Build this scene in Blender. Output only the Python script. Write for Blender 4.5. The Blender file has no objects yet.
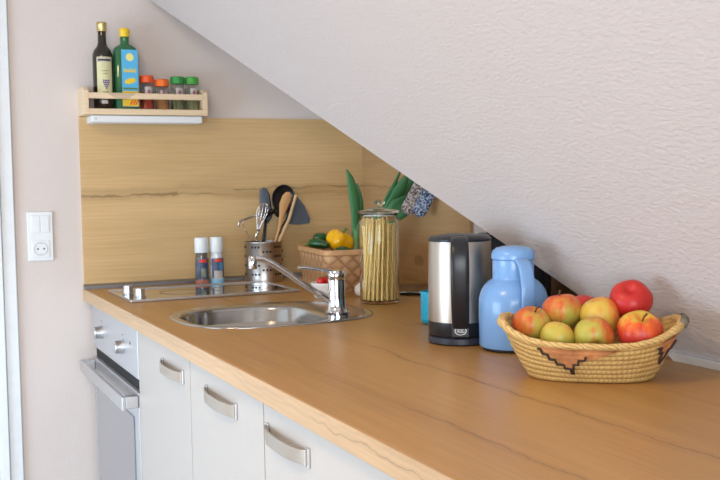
import bpy, bmesh, math, random
from mathutils import Vector, Matrix
random.seed(7)
PI = math.pi
sc = bpy.context.scene
C = bpy.data.collections.new('kitchen'); sc.collection.children.link(C)

# ---------------------------------------------------------------- camera
cam_d = bpy.data.cameras.new('camera'); cam = bpy.data.objects.new('camera', cam_d); C.objects.link(cam)
cam_d.sensor_width = 36; cam_d.lens = 50.34; cam_d.clip_start = 0.05
M = Matrix(((0.907869, 0.039382, -0.417401), (-0.418882, 0.043239, -0.907011), (-0.017672, 0.998288, 0.055752))).to_4x4()
M.translation = (-0.55493, -3.39594, 1.23)
cam.matrix_world = M
cam_d.dof.use_dof = True; cam_d.dof.focus_distance = 2.0; cam_d.dof.aperture_fstop = 15.0
sc.camera = cam

# ---------------------------------------------------------------- world, light, exposure
w = bpy.data.worlds.new('daylight'); sc.world = w; w.use_nodes = True
w.node_tree.nodes['Background'].inputs[0].default_value = (0.86, 0.93, 1.0, 1)
w.node_tree.nodes['Background'].inputs[1].default_value = 1.0
sc.view_settings.view_transform = 'Standard'; sc.view_settings.look = 'None'
sc.view_settings.exposure = 0.06; sc.view_settings.gamma = 1.0; sc.view_settings.use_curve_mapping = False

def area(name, loc, to, sx, sy, power, col):
    d = bpy.data.lights.new(name, 'AREA'); d.shape = 'RECTANGLE'; d.size = sx; d.size_y = sy; d.energy = power; d.color = col
    o = bpy.data.objects.new(name, d); C.objects.link(o); o.location = loc
    o.rotation_euler = (Vector(to) - Vector(loc)).to_track_quat('-Z', 'Y').to_euler()
    return o
area('window_daylight_left', (-2.78, -1.6, 0.75), (0.0, -0.3, -0.3), 1.8, 1.1, 60, (0.60, 0.79, 1.0))
area('window_daylight_rear', (-1.3, -5.15, 1.10), (0.0, -1.5, -0.6), 1.9, 1.4, 90, (0.86, 0.93, 1.0))
area('ceiling_lamp_light', (-1.1, -2.2, 2.36), (-0.9, -2.0, 0.0), 0.5, 0.5, 19, (1.0, 0.70, 0.44))

# ---------------------------------------------------------------- helpers
def link(o, parent=None):
    C.objects.link(o)
    if parent: o.parent = parent
    return o
def tag(o, label=None, cat=None, group=None, kind=None):
    if label: o['label'] = label
    if cat: o['category'] = cat
    if group: o['group'] = group
    if kind: o['kind'] = kind
    return o
def thing(name, label, cat, loc=(0, 0, 0), rz=0, group=None):
    o = bpy.data.objects.new(name, None); o.empty_display_size = 0.02
    link(o); o.location = loc; o.rotation_euler = (0, 0, rz)
    return tag(o, label, cat, group)
def obj(name, bm, m, parent=None, smooth=False, bevel=0, sub=0, segs=2):
    bmesh.ops.recalc_face_normals(bm, faces=bm.faces)
    me = bpy.data.meshes.new(name)
    if smooth:
        for f in bm.faces: f.smooth = True
    bm.to_mesh(me); bm.free()
    o = bpy.data.objects.new(name, me); me.materials.append(m)
    if bevel:
        b = o.modifiers.new('bevel', 'BEVEL'); b.width = bevel; b.segments = segs; b.limit_method = 'ANGLE'; b.angle_limit = math.radians(35)
        for p in me.polygons: p.use_smooth = True
        n = o.modifiers.new('wn', 'WEIGHTED_NORMAL'); n.keep_sharp = False
    if sub:
        s = o.modifiers.new('sub', 'SUBSURF'); s.levels = s.render_levels = sub
    if smooth == 'auto':
        me.set_sharp_from_angle(angle=math.radians(40))
    return link(o, parent)
def struct(name, bm, m, **k):
    return tag(obj(name, bm, m, **k), kind='structure')
def copy_thing(o, loc=None, rz=None, label=None):
    def rec(s, par):
        c = s.copy(); C.objects.link(c)
        if par: c.parent = par
        for ch in [x for x in kids if x.parent == s]: rec(ch, c)
        return c
    kids = list(o.children_recursive)
    c = rec(o, None)
    if loc is not None: c.location = loc
    if rz is not None: c.rotation_euler = (0, 0, rz)
    if label: c['label'] = label
    return c
NB = bmesh.new
def box(bm, x0, x1, y0, y1, z0, z1, mat=None):
    vs = [bm.verts.new((x, y, z)) for z in (z0, z1) for y in (y0, y1) for x in (x0, x1)]
    if mat is not None:
        for v in vs: v.co = mat @ v.co
    for f in ((0, 2, 3, 1), (4, 5, 7, 6), (0, 1, 5, 4), (2, 6, 7, 3), (0, 4, 6, 2), (1, 3, 7, 5)):
        bm.faces.new([vs[i] for i in f])
    return bm
def bx(*a): return box(NB(), *a)
def lathe(bm, prof, n=40, c=(0, 0, 0), sx=1, sy=1, a0=0, a1=2 * PI, tf=None):
    full = abs(a1 - a0 - 2 * PI) < 1e-6
    cols = n if full else n + 1
    rings = []
    for r, z in prof:
        if r < 1e-6 and full:
            rings.append([bm.verts.new((c[0], c[1], c[2] + z))] * cols)
        else:
            rings.append([bm.verts.new((c[0] + r * sx * math.cos(a0 + (a1 - a0) * k / n), c[1] + r * sy * math.sin(a0 + (a1 - a0) * k / n), c[2] + z)) for k in range(cols)])
    for a, b in zip(rings, rings[1:]):
        for k in range(n):
            q = []
            for v in (a[k], a[(k + 1) % cols], b[(k + 1) % cols], b[k]):
                if v not in q: q.append(v)
            if len(q) > 2:
                try: bm.faces.new(q)
                except ValueError: pass
    if tf is not None:
        for v in {v for r in rings for v in r}: v.co = tf @ v.co
    return bm
def lat(prof, **k): return lathe(NB(), prof, **k)
def frames(pts):
    pts = [Vector(p) for p in pts]; T = []
    for i in range(len(pts)):
        a = pts[max(i - 1, 0)]; b = pts[min(i + 1, len(pts) - 1)]; T.append((b - a).normalized())
    up = Vector((0, 0, 1)) if abs(T[0].z) < 0.9 else Vector((1, 0, 0))
    n = (up - T[0] * up.dot(T[0])).normalized(); out = []
    for t in T:
        n = (n - t * n.dot(t)).normalized(); out.append((t, n, t.cross(n)))
    return pts, out
def tube(bm, pts, r, n=10, flat=1.0, closed=False):
    pts, F = frames(pts)
    rs = r if isinstance(r, (list, tuple)) else [r] * len(pts)
    rings = []
    for p, (t, a, b), rr in zip(pts, F, rs):
        rings.append([bm.verts.new(p + a * math.cos(2 * PI * k / n) * rr * flat + b * math.sin(2 * PI * k / n) * rr) for k in range(n)])
    prs = list(zip(rings, rings[1:])) + ([(rings[-1], rings[0])] if closed else [])
    for u, v in prs:
        for k in range(n): bm.faces.new((u[k], u[(k + 1) % n], v[(k + 1) % n], v[k]))
    if not closed:
        bm.faces.new(rings[0][::-1]); bm.faces.new(rings[-1])
    return bm
def smoothpath(pts, k=6):
    P = [Vector(p) for p in pts]; P = [P[0] * 2 - P[1]] + P + [P[-1] * 2 - P[-2]]; out = []
    for i in range(1, len(P) - 2):
        for j in range(k):
            t = j / k; a, b, c, d = P[i - 1:i + 3]
            out.append(0.5 * ((2 * b) + (c - a) * t + (2 * a - 5 * b + 4 * c - d) * t * t + (3 * b - a - 3 * c + d) * t ** 3))
    out.append(P[-2]); return out
def prism(bm, poly, off, tf=None):
    """poly of 3D points, extruded by vector off"""
    a = [bm.verts.new(p) for p in poly]; b = [bm.verts.new(Vector(p) + Vector(off)) for p in poly]
    if tf is not None:
        for v in a + b: v.co = tf @ v.co
    bm.faces.new(a); bm.faces.new(b[::-1])
    for i in range(len(a)):
        j = (i + 1) % len(a); bm.faces.new((a[i], b[i], b[j], a[j]))
    return bm
def superell(cx, cy, a, b, e, n, z=0):
    o = []
    for k in range(n):
        t = 2 * PI * k / n; c, s = math.cos(t), math.sin(t)
        o.append((cx + a * math.copysign(abs(c) ** (2 / e), c), cy + b * math.copysign(abs(s) ** (2 / e), s), z))
    return o
def loft(bm, rings, cap0=True, cap1=True):
    R = [[bm.verts.new(p) for p in r] for r in rings]; n = len(R[0])
    for u, v in zip(R, R[1:]):
        for k in range(n): bm.faces.new((u[k], u[(k + 1) % n], v[(k + 1) % n], v[k]))
    if cap0: bm.faces.new(R[0][::-1])
    if cap1: bm.faces.new(R[-1])
    return bm

# ---------------------------------------------------------------- materials
class G:
    def __init__(s, name):
        s.m = bpy.data.materials.new(name); s.m.use_nodes = True; s.t = s.m.node_tree
        s.b = s.t.nodes['Principled BSDF']
    def n(s, typ, **k):
        x = s.t.nodes.new(typ)
        for a, b in k.items(): setattr(x, a, b)
        return x
    def l(s, a, b): s.t.links.new(a, b); return s
    def set(s, node, idx, v):
        if isinstance(v, bpy.types.NodeSocket): s.t.links.new(v, node.inputs[idx])
        else: node.inputs[idx].default_value = v
    def math(s, op, a, b=0.0, clamp=False):
        x = s.n('ShaderNodeMath', operation=op, use_clamp=clamp); s.set(x, 0, a); s.set(x, 1, b); return x.outputs[0]
    def co(s): return s.n('ShaderNodeTexCoord').outputs['Object']
    def xyz(s, v):
        x = s.n('ShaderNodeSeparateXYZ'); s.set(x, 0, v); return x.outputs
    def mapping(s, v, scale=(1, 1, 1), rot=(0, 0, 0), loc=(0, 0, 0)):
        x = s.n('ShaderNodeMapping'); s.set(x, 0, v)
        x.inputs['Scale'].default_value = scale; x.inputs['Rotation'].default_value = rot; x.inputs['Location'].default_value = loc
        return x.outputs[0]
    def noise(s, v, scale, detail=3, rough=0.5, dist=0.0):
        x = s.n('ShaderNodeTexNoise'); s.set(x, 'Vector', v); x.inputs['Scale'].default_value = scale
        x.inputs['Detail'].default_value = detail; x.inputs['Roughness'].default_value = rough; x.inputs['Distortion'].default_value = dist
        return x.outputs[0]
    def ramp(s, v, stops):
        x = s.n('ShaderNodeValToRGB'); s.set(x, 0, v); e = x.color_ramp.elements
        while len(e) < len(stops): e.new(0.5)
        for i, (p, c) in enumerate(stops): e[i].position = p; e[i].color = (*c, 1)
        return x.outputs[0]
    def mix(s, f, a, b, mode='MIX'):
        x = s.n('ShaderNodeMix', data_type='RGBA', blend_type=mode); s.set(x, 0, f)
        for i, v in ((6, a), (7, b)):
            s.set(x, i, (*v, 1) if isinstance(v, tuple) and len(v) == 3 else v)
        return x.outputs[2]
    def bump(s, h, strength=0.3, dist=0.001):
        x = s.n('ShaderNodeBump'); s.set(x, 'Height', h); x.inputs['Strength'].default_value = strength; x.inputs['Distance'].default_value = dist
        s.l(x.outputs[0], s.b.inputs['Normal']); return s
    def color(s, c):
        s.set(s.b, 'Base Color', (*c, 1) if isinstance(c, tuple) else c); return s
def M_(name, col, rough=0.5, metal=0.0, coat=0, trans=0, ior=1.45, spec=0.5, vary=0.06, sheen=0):
    g = G(name)
    if trans or metal: g.color(col)
    else:
        nz = g.noise(g.co(), 35, 2)
        dk = tuple(c * (1 - vary) for c in col); lt = tuple(min(1, c * (1 + vary)) for c in col)
        g.color(g.ramp(nz, [(0.3, dk), (0.7, lt)]))
    g.b.inputs['Roughness'].default_value = rough; g.b.inputs['Metallic'].default_value = metal
    g.b.inputs['Coat Weight'].default_value = coat; g.b.inputs['Transmission Weight'].default_value = trans
    g.b.inputs['IOR'].default_value = ior; g.b.inputs['Specular IOR Level'].default_value = spec
    return g.m

def wood(name, along, across, dark, mid, light, cracks=(), rough=0.4, third=None, seed=0.0, spec=0.5, coat=0):
    """grain runs along one axis; cracks: (position across, start, end, width)"""
    g = G(name); co = g.co(); X = g.xyz(co)
    sc_ = [9.0, 9.0, 9.0]; sc_[along] = 0.8
    v = g.mapping(co, tuple(sc_), loc=(seed, seed * 2, seed))
    big = g.noise(v, 1.1, 4, 0.55, 0.8)
    sc2 = [170.0, 170.0, 170.0]; sc2[along] = 4.0
    fine = g.noise(g.mapping(co, tuple(sc2)), 1.0, 3, 0.6)
    sc3 = [5.0, 5.0, 5.0]; sc3[along] = 1.1
    blot = g.noise(g.mapping(co, tuple(sc3), loc=(3 + seed, 1, 5)), 1.0, 2, 0.5)
    col = g.ramp(big, [(0.25, dark), (0.48, mid), (0.72, light)])
    col = g.mix(0.45, col, g.ramp(blot, [(0.3, tuple(c * 0.84 for c in mid)), (0.7, tuple(min(1, c * 1.12) for c in light))]))
    col = g.mix(0.32, col, g.ramp(fine, [(0.35, tuple(c * 0.72 for c in mid)), (0.65, tuple(min(1, c * 1.18) for c in mid))]))
    # knots
    kn = g.n('ShaderNodeTexVoronoi'); scv = [4.5, 4.5, 4.5]; scv[along] = 2.2
    g.set(kn, 'Vector', g.mapping(co, tuple(scv), loc=(seed, 0.3, 0.8))); kn.inputs['Scale'].default_value = 1.0
    kf = g.math('MULTIPLY', g.math('LESS_THAN', g.math('ADD', kn.outputs['Distance'], g.math('MULTIPLY', g.noise(co, 60, 2), 0.08)), 0.125), 0.4)
    col = g.mix(kf, col, tuple(c * 0.45 for c in dark))
    wob = g.noise(g.mapping(co, tuple(3.0 if i == along else 0.0 for i in range(3))), 1.4, 4, 0.62)
    brk = g.noise(g.mapping(co, tuple(9.0 if i == along else 0.0 for i in range(3)), loc=(7, 7, 7)), 1.0, 3, 0.6)
    for c0, s0, s1, wd in cracks:
        d = g.math('ABSOLUTE', g.math('SUBTRACT', X[across], g.math('ADD', g.math('MULTIPLY', wob, 0.07), c0 - 0.035)))
        ww = g.math('MULTIPLY', g.math('MAXIMUM', g.math('SUBTRACT', brk, 0.33), 0.02), wd * 9)
        f = g.math('SUBTRACT', 1.0, g.math('DIVIDE', d, ww), True)
        f = g.math('MULTIPLY', f, g.math('MULTIPLY', g.math('GREATER_THAN', X[along], s0), g.math('LESS_THAN', X[along], s1)))
        col = g.mix(g.math('MULTIPLY', f, 0.8), col, tuple(c * 0.3 for c in dark))
        halo = g.math('MULTIPLY', g.math('SUBTRACT', 1.0, g.math('DIVIDE', d, wd * 9), True), 0.25)
        col = g.mix(halo, col, tuple(c * 0.75 for c in dark))
    g.color(col); g.b.inputs['Roughness'].default_value = rough; g.b.inputs['Specular IOR Level'].default_value = spec
    g.b.inputs['Coat Weight'].default_value = coat
    g.bump(fine, 0.12, 0.0006)
    return g.m

SP_D, SP_M, SP_L = (0.46, 0.28, 0.115), (0.63, 0.425, 0.195), (0.73, 0.52, 0.27)
WT_D, WT_M, WT_L = (0.32, 0.155, 0.040), (0.435, 0.222, 0.062), (0.52, 0.295, 0.092)
wood_splash = wood('oak_splashback', 0, 2, SP_D, SP_M, SP_L, cracks=((1.206, -1, 0.32, 0.0036), (1.200, 0.30, 0.50, 0.0010), (1.222, 0.52, 2, 0.0016)), rough=0.5, seed=2.0)
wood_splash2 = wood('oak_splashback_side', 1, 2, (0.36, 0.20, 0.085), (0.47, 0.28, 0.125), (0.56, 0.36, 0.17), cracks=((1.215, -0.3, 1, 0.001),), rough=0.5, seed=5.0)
wood_top = wood('oak_worktop', 1, 0, WT_D, WT_M, WT_L, cracks=((0.31, -2.7, -1.55, 0.0016), (0.12, -2.6, -2.1, 0.0012), (0.52, -1.45, -0.9, 0.001)), rough=0.38, seed=1.0)
wood_edge = wood('oak_worktop_edge', 1, 2, (0.46, 0.29, 0.15), (0.54, 0.355, 0.19), (0.62, 0.42, 0.24), cracks=((0.882, -2.5, -2.02, 0.0006), (0.893, -0.98, -0.78, 0.0005)), rough=0.42, seed=9.0)
wood_pine = wood('pine', 0, 2, (0.68, 0.50, 0.30), (0.76, 0.59, 0.38), (0.82, 0.66, 0.46), rough=0.5)
wood_spoon = wood('beech', 2, 0, (0.50, 0.25, 0.09), (0.60, 0.32, 0.12), (0.68, 0.40, 0.18), rough=0.55)
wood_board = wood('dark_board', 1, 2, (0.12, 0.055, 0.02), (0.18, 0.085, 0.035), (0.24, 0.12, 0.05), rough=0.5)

def plaster(name, col, stretch, sc_=120, st=0.5, rot=(0, 0, 0)):
    g = G(name); co = g.co(); v = g.mapping(co, stretch, rot=rot)
    n1 = g.noise(v, sc_, 2, 0.5, 0.0); n2 = g.noise(co, 2.5, 2)
    g.color(g.mix(g.math('MULTIPLY', n2, 0.25), col, tuple(c * 0.94 for c in col)))
    g.b.inputs['Roughness'].default_value = 0.92; g.b.inputs['Specular IOR Level'].default_value = 0.2
    g.bump(g.ramp(n1, [(0.3, (0, 0, 0)), (0.72, (1, 1, 1))]), st, 0.0016)
    return g.m
m_wall = plaster('wall_plaster', (0.69, 0.625, 0.59), (1, 1, 1), 120, 0.22)
m_slope = plaster('slope_textured_paper', (0.545, 0.500, 0.480), (1.0, 0.5, 1.0), 165, 0.52, rot=(0.35, 0, 0))
m_ceil = plaster('ceiling_plaster', (0.66, 0.60, 0.55), (1, 1, 1), 90, 0.2)
m_floor = wood('floor_laminate', 1, 0, (0.42, 0.38, 0.34), (0.52, 0.48, 0.43), (0.60, 0.55, 0.50), rough=0.45)
m_white = M_('white_lacquer', (0.50, 0.47, 0.435), 0.35, vary=0.01)
m_trim = M_('white_trim', (0.80, 0.85, 0.88), 0.4, vary=0.02)
m_plastic = M_('white_plastic', (0.80, 0.84, 0.86), 0.35, vary=0.01)
m_capw = M_('white_cap_plastic', (0.80, 0.86, 0.88), 0.35, vary=0.01)
m_black = M_('black_plastic', (0.014, 0.015, 0.018), 0.32, vary=0.02)
m_blackm = M_('black_matt', (0.008, 0.008, 0.009), 0.6, vary=0.02)
m_chrome = M_('chrome', (0.70, 0.71, 0.73), 0.06, 1.0)
m_alu = M_('aluminium', (0.66, 0.67, 0.69), 0.33, 1.0)
m_panel = M_('oven_panel_steel', (0.60, 0.62, 0.65), 0.42, 0.7)
def brushed(name, col, axis=2, rough=0.28, sc_=260):
    g = G(name); s = [sc_] * 3; s[axis] = 3
    n = g.noise(g.mapping(g.co(), tuple(s)), 1.0, 3, 0.6)
    g.color(g.mix(n, tuple(c * 0.86 for c in col), col)); g.b.inputs['Metallic'].default_value = 1.0
    g.set(g.b, 'Roughness', g.math('ADD', g.math('MULTIPLY', n, 0.14), rough - 0.07)); return g.m
m_steel = brushed('brushed_steel', (0.66, 0.63, 0.60), 2, 0.24)
m_kettle = brushed('kettle_steel', (0.52, 0.45, 0.37), 2, 0.36, 160)
m_sink = brushed('sink_steel', (0.50, 0.49, 0.47), 1, 0.17)
m_nickel = brushed('handle_nickel', (0.58, 0.51, 0.43), 1, 0.34)
m_glass = M_('clear_glass', (0.97, 0.99, 0.98), 0.02, trans=1, ior=1.25)
m_glassthin = M_('green_glass', (0.03, 0.20, 0.07), 0.05, trans=0.35, coat=0.6)
m_darkglass = M_('dark_bottle_glass', (0.018, 0.014, 0.010), 0.07, coat=0.5, vary=0.02)
m_hob = M_('hob_glass', (0.012, 0.012, 0.013), 0.04, coat=1.0, spec=0.9, vary=0.01)
m_blue = M_('pale_blue_plastic', (0.19, 0.38, 0.70), 0.30, coat=0.25, vary=0.02)
m_turq = M_('turquoise_plastic', (0.01, 0.36, 0.56), 0.4, vary=0.08)
m_ceramic = M_('white_ceramic', (0.80, 0.80, 0.78), 0.22, coat=0.5, vary=0.01)
m_grey = M_('slate_grey_silicone', (0.10, 0.125, 0.155), 0.55, vary=0.05)
m_pasta = M_('pasta', (0.92, 0.66, 0.24), 0.55, vary=0.12)
m_tomato = M_('tomato_red', (0.70, 0.02, 0.015), 0.2, coat=0.4)
m_pepper = M_('yellow_pepper', (0.95, 0.48, 0.002), 0.2, coat=0.5, vary=0.08)
m_cuc = M_('cucumber_green', (0.010, 0.075, 0.014), 0.3, coat=0.3, vary=0.25)
m_garlic = M_('garlic_skin', (0.78, 0.72, 0.66), 0.5)
m_stem = M_('green_stem', (0.12, 0.22, 0.03), 0.5)
m_brownstem = M_('brown_stem', (0.10, 0.05, 0.02), 0.7)

# ---------------------------------------------------------------- setting
TZ = 0.90                      # worktop height
def sx_at(z): return 0.717 - (z - 0.9) * 0.5122      # sloping wall plane: x at height z
struct('floor', bx(-2.85, 1.3, -5.3, 0.1, -0.05, 0.0), m_floor)
struct('ceiling', bx(-2.85, 0.0, -5.3, 0.1, 2.45, 2.5), m_ceil)
struct('wall_end', bx(-2.85, 1.3, 0.0, 0.1, 0.0, 2.45), m_wall)
bm = NB(); box(bm, 1.03, 1.13, -5.3, 0.0, 0.0, 2.0)
struct('wall_knee', bm, m_wall)
bm = NB()      # wall behind the camera, with its window opening
for a in ((-2.85, -2.1, 0, 2.45), (-0.5, 1.3, 0, 2.45), (-2.1, -0.5, 0, 0.7), (-2.1, -0.5, 2.2, 2.45)): box(bm, a[0], a[1], -5.3, -5.2, a[2], a[3])
struct('wall_rear', bm, m_wall)
bm = NB()
for a in ((-5.3, -2.6, 0, 2.45), (-0.6, 0.1, 0, 2.45), (-2.6, -0.6, 0, 0.15), (-2.6, -0.6, 2.1, 2.45)): box(bm, -2.95, -2.85, a[0], a[1], a[2], a[3])
struct('wall_left', bm, m_wall)
# sloping wall: a slab whose lower far edge rises towards the end wall
z0 = 0.9
Pz = [(sx_at(0.9), -1.985, 0.9), (sx_at(1.879), 0.0, 1.879), (sx_at(2.45), 0.0, 2.45), (sx_at(2.45), -5.2, 2.45), (sx_at(0.9), -5.2, 0.9)]
struct('wall_slope', prism(NB(), Pz, (0.31, 0, 0)), m_slope)
struct('wall_right', bx(0.722, 1.03, -5.2, -1.99, 0.0, 0.8995), m_wall)
bm = prism(NB(), [(sx_at(0.9) - 0.006, 0, 0.9003), (sx_at(0.9) + 0.004, 0, 0.9003), (sx_at(0.916) - 0.001, 0, 0.916), (sx_at(0.916) - 0.011, 0, 0.916)], (0, 3.2, 0), Matrix.Translation((0, -5.19, 0)))
struct('baseboard_slope', bm, M_('slope_trim_white', (0.90, 0.94, 0.96), 0.4, vary=0.01))
# oak splashback panels
struct('trim_1', bx(0.0, 1.03, -0.012, -0.0005, 0.9, 1.465), wood_splash)
struct('trim_2', bx(1.018, 1.0295, -0.775, -0.0125, 0.9, 1.465), wood_splash2)
# narrow sealing strip along the foot of the splashback
bm = prism(NB(), [(0, -0.0125, 0.9003), (0, -0.036, 0.9003), (0, -0.034, 0.909), (0, -0.0125, 0.915)], (1.0, 0, 0), Matrix.Translation((-0.004, 0, 0)))
struct('trim_3', bm, M_('grey_seal', (0.24, 0.25, 0.27), 0.35, 0.6))
# door casing at the left
bm = NB(); box(bm, -0.252, -0.212, -0.016, -0.0005, 0.0, 2.1); box(bm, -0.285, -0.254, -0.03, -0.0005, 0.0, 2.1); box(bm, -0.256, -0.25, -0.008, -0.0005, 0, 2.1)
box(bm, -1.16, -0.212, -0.016, -0.0005, 2.1002, 2.14); box(bm, -1.16, -1.12, -0.016, -0.0005, 0.0, 2.1)
door = struct('door_1', bm, m_trim, bevel=0.003)
obj('door_leaf', bx(-1.119, -0.286, -0.026, -0.0008, 0.005, 2.098), m_trim, door, bevel=0.002)

# ---------------------------------------------------------------- worktop with the sink cut-out
bm = NB()
outer = [(0, -0.001), (1.0295, -0.001), (1.0295, -1.9845), (0.72, -1.9845), (0.72, -2.75), (0, -2.75)]
hole = [(p[0], p[1]) for p in superell(0.312, -0.968, 0.228, 0.213, 3.0, 56)]
loops = {}
for z in (TZ - 0.038, TZ):
    ed = []
    for L in (outer, hole):
        vs = [bm.verts.new((x, y, z)) for x, y in L]
        ed += [bm.edges.new((vs[i], vs[(i + 1) % len(vs)])) for i in range(len(vs))]
        loops[(z, len(L))] = vs
    bmesh.ops.triangle_fill(bm, use_beauty=True, use_dissolve=False, edges=ed)
for L in (outer, hole):
    a, b = loops[(TZ - 0.038, len(L))], loops[(TZ, len(L))]
    for i in range(len(L)):
        j = (i + 1) % len(L); bm.faces.new((a[i], a[j], b[j], b[i]))
wt = obj('worktop', bm, wood_top, bevel=0.0025)
tag(wt, 'long oak-look worktop running towards the viewer, with the inset sink and hob', 'worktop')
obj('front_edge', bx(-0.0045, -0.0002, -2.75, -0.001, TZ - 0.038, TZ - 0.0005), wood_edge, wt, bevel=0.0015)['label'] = 'lighter oak edging of the worktop front'

# ---------------------------------------------------------------- oven
ov = thing('built_in_oven', 'built-in steel oven with two knobs under the far end of the worktop', 'oven', (0.02, -0.365, 0.10))
Y0, Y1 = -0.337, 0.337       # local
obj('body', bx(0.02, 0.56, Y0, Y1, 0.0, 0.755), m_blackm, ov)
obj('control_panel', bx(0.0, 0.0195, Y0, Y1, 0.613, 0.755), m_panel, ov, bevel=0.002)
obj('gap_shade_strip', bx(0.010, 0.0195, Y0, Y1, 0.5765, 0.6125), m_blackm, ov)  # black strip added in the gap under the panel to deepen its shade
dr = obj('oven_door', bx(0.0, 0.0195, Y0, Y1, 0.0, 0.576), m_panel, ov, bevel=0.002)
m_ovglass = M_('oven_glass', (0.20, 0.22, 0.25), 0.12, coat=0.6, vary=0.02)
obj('door_glass', bx(-0.0035, -0.0003, Y0 + 0.06, Y1 - 0.05, 0.04, 0.50), m_ovglass, dr, bevel=0.001)
bm = NB(); box(bm, -0.046, -0.036, Y0 - 0.002, Y1, 0.533, 0.570)
box(bm, -0.0358, -0.0003, Y0 - 0.002, Y0 + 0.024, 0.537, 0.570); box(bm, -0.0358, -0.0003, Y1 - 0.024, Y1, 0.537, 0.570)
obj('door_handle', bm, m_alu, dr, bevel=0.002)
RX = Matrix.Rotation(-PI / 2, 4, 'Y')
for ky in (0.176, -0.147):
    k = obj('knob', lat([(0, 0), (0.021, 0), (0.021, 0.004), (0.0195, 0.005), (0.0195, 0.013), (0.0183, 0.0135), (0.0183, 0.023), (0.0165, 0.025), (0, 0.025)], n=36, tf=Matrix.Translation((0.0, ky, 0.677)) @ RX), m_alu, ov, smooth='auto')
    obj('indicator_mark', lat([(0, 0), (0.0022, 0), (0.0022, 0.0008), (0, 0.0008)], n=12, tf=Matrix.Translation((-0.0005, ky, 0.712)) @ RX), m_black, k)
obj('indicator_light', lat([(0, 0), (0.004, 0), (0.004, 0.001), (0, 0.001)], n=14, tf=Matrix.Translation((-0.0003, -0.245, 0.70)) @ RX), m_black, ov)

# ---------------------------------------------------------------- base cabinets
def cabinet(y0, y1, hy0, hy1, label):
    t = thing('base_cabinet', label, 'cabinet', (0.02, (y0 + y1) / 2, 0.0), 0, 'white base cabinets'); h = (y0 - y1) / 2
    obj('carcass', bx(0.02, 0.56, -h + 0.001, h - 0.001, 0.10, 0.8615), m_white, t)
    obj('plinth', bx(0.06, 0.075, -h, h, 0.0, 0.0995), m_white, t)
    d = obj('door', bx(0, 0.0195, -h + 0.0018, h - 0.0018, 0.105, 0.852), m_white, t, bevel=0.0012)
    c = (hy0 + hy1) / 2 - (y0 + y1) / 2; L = abs(hy0 - hy1) / 2 * 0.95; zc = 0.801
    # bow handle: wide flat band standing off the door between two flat feet
    bm = NB(); P = []
    for i in range(17):
        s = -1 + i / 8
        P.append((-0.003 - 0.0135 * (1 - abs(s) ** 3.0), c + s * L))
    for i in range(16):
        (xa, ya), (xb, yb) = P[i], P[i + 1]
        n = Vector((-(yb - ya), xb - xa)).normalized() * 0.0035
        if n.x > 0: n = -n
    top = [Vector((p[0], p[1])) for p in P]
    th = 0.0035; rings = []
    for i, p in enumerate(top):
        a = top[max(0, i - 1)]; b = top[min(16, i + 1)]; tn = (b - a).normalized(); n = Vector((-tn.y, tn.x)) * th
        zz = 0.0118 if abs(-1 + i / 8) < 0.9 else 0.0135
        rings.append([(p.x, p.y, zc - zz), (p.x, p.y, zc + zz), (p.x + n.x, p.y + n.y, zc + zz), (p.x + n.x, p.y + n.y, zc - zz)])
    loft(bm, rings)
    hd = obj('handle', bm, m_nickel, d, bevel=0.0008)
    for s in (-1, 1):
        obj('handle_foot', bx(-0.0045, -0.0003, c + s * L - 0.007, c + s * L + 0.007, zc - 0.016, zc + 0.016), m_alu, hd, bevel=0.001)
cabinet(-0.712, -1.236, -0.985, -1.185, 'white base cabinet directly beside the oven')
cabinet(-1.238, -1.725, -1.365, -1.575, 'white base cabinet in the middle, between two other white doors')
cabinet(-1.727, -2.327, -1.745, -1.945, 'nearest and largest white base cabinet door in view')

# ---------------------------------------------------------------- sink and tap
sk = thing('sink', 'round brushed steel sink set into the oak worktop', 'sink', (0, 0, TZ))
NS = 72
def rs(a, b, z, cx=0.307, cy=-0.968, e=2.8): return superell(cx, cy, a, b, e, NS, z)
def bowl(k, z, e=2.8): return superell(0.252, -0.992, 0.172 * k, 0.192 * k, e, NS, z)
bm = NB()
loft(bm, [rs(0.249, 0.230, 0.0004), rs(0.249, 0.230, 0.002), rs(0.238, 0.223, 0.0042), rs(0.232, 0.217, 0.0030), bowl(1.02, 0.0022), bowl(1.0, 0.0005), bowl(0.985, -0.006), bowl(0.955, -0.11), bowl(0.90, -0.14), bowl(0.78, -0.15), bowl(0.2, -0.155)], cap0=False, cap1=False)
obj('basin', bm, m_sink, sk, smooth=True)
obj('drain', lat([(0.036, -0.1545), (0.038, -0.152), (0.045, -0.151), (0.03, -0.1555), (0.0, -0.157)], c=(0.252, -0.992, 0)), m_chrome, sk, smooth=True)

tp = thing('kitchen_tap', 'chrome single-lever mixer tap with long slanting spout beside the sink', 'tap', (0.453, -1.06, TZ + 0.0035))
obj('tap_body', lat([(0, 0), (0.031, 0), (0.031, 0.004), (0.026, 0.008), (0.0235, 0.02), (0.0225, 0.04), (0.0222, 0.085), (0, 0.085)], n=40), m_chrome, tp, smooth='auto')
cp = obj('cartridge_cap', lat([(0, 0.0855), (0.0205, 0.0855), (0.0222, 0.088), (0.0222, 0.104), (0.019, 0.109), (0, 0.110)], n=40), m_chrome, tp, smooth='auto')
sp = smoothpath([(-0.015, 0.003, 0.032), (-0.045, 0.006, 0.050), (-0.09, 0.012, 0.080), (-0.135, 0.018, 0.113), (-0.165, 0.02, 0.133), (-0.190, 0.021, 0.144), (-0.213, 0.022, 0.1465)], 5)
obj('spout', tube(NB(), sp, [0.0100] * 6 + [0.0080] * (len(sp) - 6), 16), m_chrome, tp, smooth='auto')
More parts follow.
